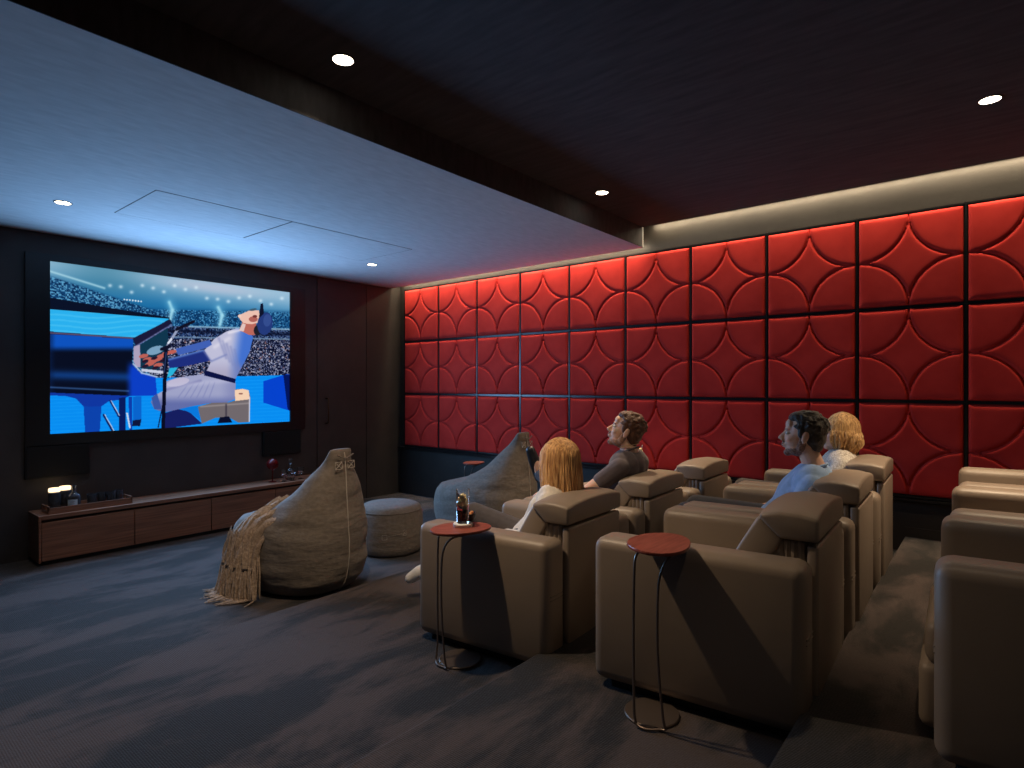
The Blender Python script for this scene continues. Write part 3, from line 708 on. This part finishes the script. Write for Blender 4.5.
# tray with its things
tx,ty=XS+.21,1.60
t=empty('serving_tray',(tx,ty,ct),R(1),'long wooden tray with upturned rims at the left end of the cabinet','tray')
bm=bmesh.new(); box(bm,-.10,.10,-.30,.31,0,.012); box(bm,.088,.10,-.30,.31,.012,.05); box(bm,-.10,-.088,-.30,.31,.012,.05)
obj('tray_body',bm,M['walnut'],t,smooth=False)
bm=bmesh.new()
for y in (-.30,.298): box(bm,-.10,.10,y,y+.012,.012,.02); box(bm,-.10,-.05,y,y+.012,.02,.06); box(bm,.05,.10,y,y+.012,.02,.06); box(bm,-.10,.10,y,y+.012,.05,.062)
obj('handle_rims',bm,M['walnut'],t,smooth=False)
zt_=ct+.0125
def candle(x,y,lab):
    t=empty('jar_candle',(x,y,zt_),0,lab,'candle','tall black jar candles')
    obj('jar',lathe(bmesh.new(),[(0,0),(.040,0),(.042,.004),(.042,.155),(.038,.158),(.038,.15),(0,.148)]),M['smoke'],t)
    obj('candle_top',lathe(bmesh.new(),[(0,.150),(.037,.150),(.041,.160),(.041,.183),(.036,.187),(0,.183)]),M['flame'],t)
candle(tx+.0,ty-.235,'tall dark jar candle with a glowing cream top, the left one on the tray')
candle(tx-.05,ty-.150,'tall dark jar candle with a glowing cream top, the right one on the tray')
t=empty('bottle',(tx+.045,ty-.11,zt_),0,'black bottle with a pale blue label on the tray','bottle')
obj('bottle_body',lathe(bmesh.new(),[(0,0),(.042,0),(.046,.005),(.046,.095),(.040,.118),(.020,.135),(.0145,.145),(.0145,.185),(.017,.186),(.017,.196),(0,.197)]),M['smoke'],t)
bm=bmesh.new(); nn=14; ra=.0468; a_=-.9
for k in range(nn):
    q0=-.55-.0+1.7*k/nn-.85; q1=q0+1.7/nn
    vs_=[bm.verts.new((ra*math.cos(q),ra*math.sin(q),z)) for q,z in ((q0,.030),(q1,.030),(q1,.083),(q0,.083))]; bm.faces.new(vs_)
lb=obj('label_band',bm,M['label'],t)
bm=bmesh.new()
for z,wd in ((.066,.45),(.056,.3),(.045,.5)):
    for k in range(5):
        q0=-.55-wd+2*wd*k/5; q1=q0+2*wd/6
        bm.faces.new([bm.verts.new((.0472*math.cos(q),.0472*math.sin(q),zz)) for q,zz in ((q0,z),(q1,z),(q1,z+.004),(q0,z+.004))])
obj('label_print',bm,M['labelink'],t)
ng=['nearest the bottle','second from the bottle','third from the bottle','farthest from the bottle']
for k,(dx,dy) in enumerate(((.03,.02),(.0,.10),(.03,.165),(-.01,.235))):
    tag(obj('tumbler',lathe(bmesh.new(),[(0,0),(.031,0),(.034,.004),(.036,.105),(.034,.105),(.031,.008),(0,.007)],n=24),M['smoke'],loc=(tx+dx,ty+dy,zt_)),f'smoked glass tumbler on the tray, {ng[k]}','glass','smoked glasses on the tray')
# glassware at the right end
t=empty('red_globe_vase',(XS+.19,3.30,ct),0,'dark red glass globe on a slim foot at the right end of the cabinet','vase')
obj('globe',lathe(bmesh.new(),[(0,.135)]+[(.062*math.sin(a),.195-.062*math.cos(a)) for a in np.linspace(.15,pi-.35,18)],n=28),M['redglass'],t)
obj('stem',lathe(bmesh.new(),[(0,0),(.042,0),(.042,.004),(.008,.012),(.006,.07),(.010,.135),(0,.135)],n=24),M['redglass'],t)
t=empty('decanter',(XS+.17,3.52,ct),0,'cut crystal decanter with a tall stopper at the right end of the cabinet','decanter')
obj('decanter_body',lathe(bmesh.new(),[(0,0),(.045,0),(.052,.01),(.055,.06),(.045,.10),(.018,.125),(.015,.165),(.022,.172),(.018,.172),(.010,.16),(.010,.13),(.038,.10),(.048,.06),(.044,.015),(0,.012)],n=10),M['glass'],t,smooth=False)
obj('stopper',lathe(bmesh.new(),[(0,.162),(.009,.165),(.009,.176),(.02,.19),(.022,.215),(.012,.235),(0,.238)],n=8),M['glass'],t,smooth=False)
gl=['in front of the decanter, left','in front of the decanter, right','just right of the decanter']
for k,(x,y) in enumerate(((.25,3.40),(.26,3.50),(.22,3.62))):
    t=empty('crystal_goblet',(XS+x,y,ct),0,f'small crystal goblet {gl[k]}','glass','crystal goblets on the cabinet')
    obj('cup',lathe(bmesh.new(),[(0,.05),(.02,.055),(.034,.08),(.036,.13),(.034,.13),(.031,.082),(0,.06)],n=12),M['glass'],t,smooth=False)
    obj('foot',lathe(bmesh.new(),[(0,0),(.03,0),(.03,.004),(.006,.010),(.005,.05),(0,.05)],n=16),M['glass'],t)
# ------------------------------------------------------------------ people (each in the space of its chair: x forward, +y the near side, z up)
def person(name_label, row, seat, drop=0., lean=0., yaw=0., pitch=0., roll=0., hair='short', hairm='brown', beard=None, top='tee', pants='greyp', shoe='shoe',
           legs=None, arms=None, female=False, dx=0., sleeve=.55, head_dx=0., head_dy=0., neck=0.):
    loc=chair_frame(row,seat,(0,0,0))
    root=empty('person',loc,CR,name_label,'person')
    k=.92 if female else 1.
    zf=lambda z: z-drop*min(1,max(0,(z-.45)/.45))
    def J(x,y,z): return Vector((x+dx,y,zf(z)))
    pel=J(.41+drop*.3,0,.48); sp1=J(.36+drop*.2,lean*.3,.60); sp2=J(.315+drop*.2,lean*.6,.73); che=J(.29,lean*.85,.83); nb=J(.275,lean,.925)
    hc=nb+Vector((.028+head_dx,head_dy,.118+neck))
    hip=[pel+Vector((.02,s*.088,-.01)) for s in (1,-1)]
    sh=[J(.272,lean+s*(.150 if female else .170),.838) for s in (1,-1)]
    legs=legs or [[(.87,.13,.50),(.93,.12,.09),(1.08,.14,.045)],[(.88,-.12,.50),(.98,-.11,.09),(1.13,-.12,.045)]]
    arms=arms or [[(.315,.232,.545),(.53,.12,.52)],[(.33,-.232,.56),(.54,-.10,.52)]]
    legs=[[Vector(p) for p in l] for l in legs]; arms=[[Vector(p) for p in l] for l in arms]
    Hm=Matrix.Translation(hc)@Matrix.Rotation(yaw,4,'Z')@Matrix.Rotation(-pitch,4,'Y')@Matrix.Rotation(roll,4,'X')
    hs=.95 if female else 1.0
    def H(p): return Hm@(Vector(p)*hs)
    H3=Hm.to_3x3()
    def he(bm,c,r,rot=None,n=18): ellip(bm,H(c),tuple(v*hs for v in r),(H3@rot) if rot else H3,n)
    # --- body: one continuous surface
    bm=bmesh.new()
    chain(bm,[pel,sp1,sp2,che,nb],[.115*k,.105*k,.112*k,.105*k,.058])
    for i,s in enumerate((1,-1)):
        ellip(bm,(che+sh[i])/2,(.085*k,.10*k,.10*k))
        capsule(bm,sh[i],.054*k,arms[i][0],.042*k); capsule(bm,arms[i][0],.041*k,arms[i][1],.027*k)
        capsule(bm,nb+Vector((0,0,-.01)),.042*k,sh[i]+Vector((0,0,.012)),.040*k)
        chain(bm,[hip[i],legs[i][0],legs[i][1]],[.085*k,.057*k,.038*k])
        capsule(bm,legs[i][1],.036*k,legs[i][2],.026*k)
        # hand: palm, four curved fingers of unequal length, thumb from its side
        el,wr=arms[i]; d=(wr-el).normalized(); side=d.cross(Vector((0,0,1))).normalized()*(-1 if s>0 else 1)
        pc=wr+d*.045; up=Vector((0,0,1)); up=(up-d*up.dot(d)).normalized()
        for q in (-.024,-.008,.008,.024): capsule(bm,wr+side*q*.6+d*.01,.014,wr+d*.085+side*q,.0115)
        for q,L in ((-.030,.062),(-.010,.078),(.010,.084),(.030,.074)):
            a=wr+d*.088+side*q*1.05; b=a+(d*.5*L)-up*.004; c=b+(d*.28*L)-up*.016; e=c+(d*.10*L)-up*.020
            chain(bm,[a,b,c,e],[.0090,.0082,.0074,.0066])
        th=wr+d*.03-side*.026*1; th2=th+d*.03-side*.026-up*.004; th3=th2+d*.028-side*.006-up*.008
        chain(bm,[th,th2,th3],[.0125,.0105,.0085])
    capsule(bm,nb,.056*k,H((-.018,0,-.055)),.050*k)
    he(bm,(-.012,0,.035),(.097,.076,.088)); he(bm,(.035,0,-.018),(.056,.060,.072)); he(bm,(.024,0,-.066),(.060,.050,.044)); he(bm,(.066,0,-.095),(.021,.022,.019))
    he(bm,(.080,0,.028),(.013,.043,.010)); he(bm,(.070,0,.055),(.022,.05,.03))
    for s in (1,-1):
        he(bm,(.0,s*.046,-.058),(.028,.015,.028)); he(bm,(.060,s*.035,-.022),(.024,.022,.022)); he(bm,(.101,s*.010,-.030),(.010,.008,.008))
        he(bm,(-.006,s*.079,-.004),(.018,.008,.031),Matrix.Rotation(-.2,3,'Y')); he(bm,(-.002,s*.080,-.028),(.010,.007,.012))
    capsule(bm,H((.086,0,.014)),.0085,H((.111,0,-.022)),.0115)
    he(bm,(.092,0,-.052),(.011,.021,.006)); he(bm,(.090,0,-.064),(.011,.019,.007)); he(bm,(.080,0,-.058),(.014,.024,.016))
    body=obj('body',bm,M['skin'],root); remesh(body,.0052,2,.5)
    # eyes, lips
    for s in (1,-1):
        bm=bmesh.new(); he(bm,(.0775,s*.030,.009),(.0125,.0135,.0095),n=12); e=obj('eye',bm,M['eyew'],root)
        bm=bmesh.new(); he(bm,(.0875,s*.031,.009),(.004,.0055,.0055),n=10); obj('iris',bm,M['iris'],e)
        bm=bmesh.new(); capsule(bm,H((.090,s*.016,.027)),.003,H((.081,s*.045,.030)),.0022,8); obj('eyebrow',bm,M[hairm],root)
    bm=bmesh.new(); he(bm,(.0945,0,-.0525),(.010,.018,.0045),n=12); he(bm,(.0925,0,-.063),(.010,.016,.0052),n=12); obj('lips',bm,M['lip'],root)
    # --- clothes
    g=.013
    bm=bmesh.new(); chain(bm,[pel+Vector((0,0,.01)),sp1,sp2,che,che+(nb-che)*.62],[.125*k,.118*k,.126*k,.118*k,.072])
    for i,s in enumerate((1,-1)):
        ellip(bm,(che+sh[i])/2,(.097*k,.112*k,.108*k))
        el=sh[i]+(arms[i][0]-sh[i])*min(1,sleeve); capsule(bm,sh[i],.064*k,el,.058*k if sleeve<1 else .056*k)
        capsule(bm,nb+Vector((0,0,-.040)),.050*k,sh[i]+Vector((0,0,.008)),.050*k)
        if sleeve>=1.: capsule(bm,arms[i][0],.055*k,arms[i][0]+(arms[i][1]-arms[i][0])*.9,.038*k)
    if female: 
        for s in (1,-1): ellip(bm,che+Vector((.085,s*.062,-.05)),(.06,.06,.062))
    o=obj('shirt',bm,M[top],root); remesh(o,.0065,5,.5)
    bm=bmesh.new(); rr=.066*k
    ax=(H((-.018,0,-.055))-nb).normalized(); a_=ax.orthogonal().normalized(); b_=ax.cross(a_); cc=nb+ax*.012
    tube(bm,[cc+(a_*math.cos(2*pi*q/28)+b_*math.sin(2*pi*q/28))*rr*1.0 for q in range(29)],.0065,8,cap=False); obj('collar',bm,M[top],root)
    bm=bmesh.new()
    for i in (0,1):
        an=legs[i][0]+(legs[i][1]-legs[i][0])*.90
        chain(bm,[pel+Vector((-.02,(.05,-.05)[i],.0)),hip[i]+Vector((.03,0,0)),legs[i][0],an],[.118*k,.098*k,.070*k,.052*k])
    o=obj('trousers',bm,M[pants],root); remesh(o,.0075,5,.5)
    for i in (0,1):
        bm=bmesh.new(); a,f=legs[i][1],legs[i][2]; d=(f-a).normalized(); sole=f-a
        heel=a-d*.035+Vector((0,0,-.035)) if f.z<.15 else a-d*.03+(legs[i][1]-legs[i][0]).normalized()*.035
        chain(bm,[heel,f+(heel-a)*.4,f+d*.075+(heel-a)*.35],[.036,.042,.034]); capsule(bm,heel,.036,a,.044)
        o=obj('shoe',bm,M[shoe],root); remesh(o,.007,4,.5)
    # --- hair
    hm=M[hairm]
    if hair=='short':
        bm=bmesh.new()
        he(bm,(-.026,0,.048),(.094,.083,.088)); he(bm,(-.052,0,.0),(.062,.076,.066)); he(bm,(.036,0,.100),(.048,.058,.030),Matrix.Rotation(.35,3,'Y')); he(bm,(-.062,0,-.045),(.040,.058,.040))
        for s in (1,-1): he(bm,(.016,s*.070,.022),(.016,.011,.034))
        rn=random.Random(4)
        for q in range(120):
            a=rn.uniform(0,2*pi); b=rn.uniform(-.1,1.3); p=Vector((-.022+.094*math.cos(b)*math.cos(a),.081*math.cos(b)*math.sin(a),.048+.088*math.sin(b)))
            if p.x>.045 and p.z<.085: continue
            if abs(p.y)>.05 and p.x>-.03 and p.z<.03: continue
            he(bm,p,(.017,.010,.009),Matrix.Rotation(rn.uniform(-.6,.6),3,'Z'),8)
        o=obj('hair',bm,hm,root); remesh(o,.0055,2,.5)
    else:
        L,flare,n_=(.34,.02,520) if hair=='long' else (.165,.035,620)
        bm=bmesh.new(); rx,ry,rz=(.116,.103,.104) if hair=='long' else (.112,.100,.106)
        he(bm,(-.022,0,.036),(rx-.006,ry-.006,rz-.006))
        he(bm,(-.018,0,.062),(rx*.80,ry*.80,rz*.80))
        if hair=='long': he(bm,(-.052,0,-.10),(.052,.100,.15)); he(bm,(-.060,0,-.20),(.044,.106,.15))
        else: he(bm,(-.036,0,-.035),(.070,.084,.090))
        o=obj('hair',bm,hm,root); remesh(o,.008,3,.5)
        bm=bmesh.new(); rn=random.Random(9); down=H3.inverted()@Vector((0,0,-1))
        for q in range(n_):
            ph=rn.uniform(R(52),R(308)); pts=[]; lay=rn.random(); out=1+.05*lay
            ln=L*(rn.uniform(.88,1.0) if hair=='long' else rn.uniform(.45,1.0)); w0=rn.uniform(0,6.3)
            ph0=ph if abs(ph-pi)<R(100) else (pi+(ph-pi)*.86)
            for j in range(7):
                th=R(1)+R(93)*j/6; pq=ph0+(ph-ph0)*j/6
                if hair!='long': pq+=.16*math.sin(j*.8+w0)*j/6
                pts.append(Vector((-.018+rx*out*math.sin(th)*math.cos(pq),ry*out*math.sin(th)*math.sin(pq),.036+rz*out*math.cos(th))))
            e=pts[-1].copy(); rad=Vector((math.cos(ph),math.sin(ph),0))
            for j in range(1,8):
                t_=j/7
                if hair=='long': off=rad*(flare*math.sin(t_*1.8)*(.6+.6*lay))+Vector((.0,.004*math.sin(t_*7+w0),0)); off.x-=.03*t_*max(0,math.cos(ph))+.0; 
                else: off=rad*(flare*.45*math.sin(t_*pi*.9)**2*(.4+lay)-.034*t_*t_)+Vector((.010*math.sin(t_*5+w0),.008*math.sin(t_*6+w0),0))
                if hair=='long' and math.cos(ph)>-.2: off+=Vector((-.05*t_,0,0))
                pts.append(e+off+down*ln*t_)
            r=rn.uniform(.0035,.006); tube(bm,[H(p) for p in pts],[r]*(len(pts)-2)+[r*.7,r*.25],5)
        obj('hair_locks',bm,hm,root)
    if beard:
        bm=bmesh.new(); he(bm,(.022,0,-.075),(.0600,.0510,.038)); he(bm,(.067,0,-.098),(.0225,.0235,.0195)); he(bm,(.093,0,-.042),(.010,.022,.005))
        for s in (1,-1): he(bm,(.006,s*.052,-.050),(.024,.013,.036)); he(bm,(.012,s*.062,-.012),(.011,.009,.028))
        o=obj('beard',bm,M[beard],root); remesh(o,.005,2,.5)
    return root
M['stubble']=noise_mix(mat('short_beard',(.2,.1,.06),.8),(.30,.16,.10),(.52,.32,.23),140)
M['stubble2']=noise_mix(mat('dark_stubble',(.1,.05,.03),.8),(.17,.095,.07),(.40,.24,.18),140)
person('woman with long straight blond hair and cream top, legs crossed, in the nearest front recliner',0,0,drop=.125,lean=-.055,yaw=R(-10),pitch=R(2),hair='long',hairm='blond',top='creamtop',pants='greyp',shoe='shoe',female=True,sleeve=1.0,
   legs=[[(.84,.10,.47),(.86,.10,.09),(.97,.10,.045)],[(.82,-.06,.575),(1.13,-.02,.22),(1.20,.0,.17)]],
   arms=[[(.305,.21,.545),(.50,.08,.52)],[(.33,-.26,.56),(.52,-.14,.52)]],dx=-.055)
p1=person('bearded man in dark T-shirt with his head tilted back, smiling, in the front row',0,1,drop=.02,neck=.015,lean=-.0,yaw=R(22),pitch=R(20),hair='short',hairm='brown',beard='stubble',top='tee',pants='navyp',shoe='shoed',
   legs=[[(.64,.20,.70),(.885,.05,.71),(.915,.08,.82)],[(.86,-.02,.58),(.96,-.06,.10),(1.10,-.06,.045)]],
   arms=[[(.42,.265,.668),(.62,.305,.650)],[(.42,-.26,.62),(.60,-.14,.56)]],dx=-.035)
# thin gold necklace
bm=bmesh.new(); cc=Vector((.245,0,.948)); tube(bm,[cc+Vector((.069*math.cos(a),.067*math.sin(a),-.016*math.cos(a))) for a in np.linspace(0,2*pi,30)],.003,6,cap=False); obj('necklace',bm,M['brass'],p1)
person('dark-haired man in a light blue T-shirt in the second row, in profile',1,1,drop=.135,neck=.058,head_dx=.03,yaw=R(9),pitch=R(5),hair='short',hairm='dark',beard='stubble2',top='blue',pants='navyp',shoe='shoed',dx=-.052,sleeve=.7)
person('woman with wavy golden bobbed hair and white top in the second row',1,2,drop=.12,yaw=R(24),pitch=R(3),hair='bob',hairm='blond2',top='lacetop',pants='greyp',female=True,sleeve=.9,dx=-.035)
# ------------------------------------------------------------------ camera
cam=bpy.data.cameras.new('camera'); co=bpy.data.objects.new('camera',cam); C.objects.link(co)
cam.sensor_width=36; cam.lens=36*587.2/1024; cam.clip_start=.05
co.location=(0,0,CAMZ); yaw=math.atan2(.7723,-.6352)-pi/2; co.rotation_euler=(pi/2,0,yaw); cam.shift_y=.5/1024
bpy.context.scene.camera=co
w=bpy.data.worlds.new('dark'); bpy.context.scene.world=w; w.use_nodes=True; w.node_tree.nodes['Background'].inputs[0].default_value=(0,0,0,1)
vs=bpy.context.scene.view_settings; vs.view_transform='Standard'; vs.look='None'; vs.exposure=0; vs.gamma=1; vs.use_curve_mapping=False
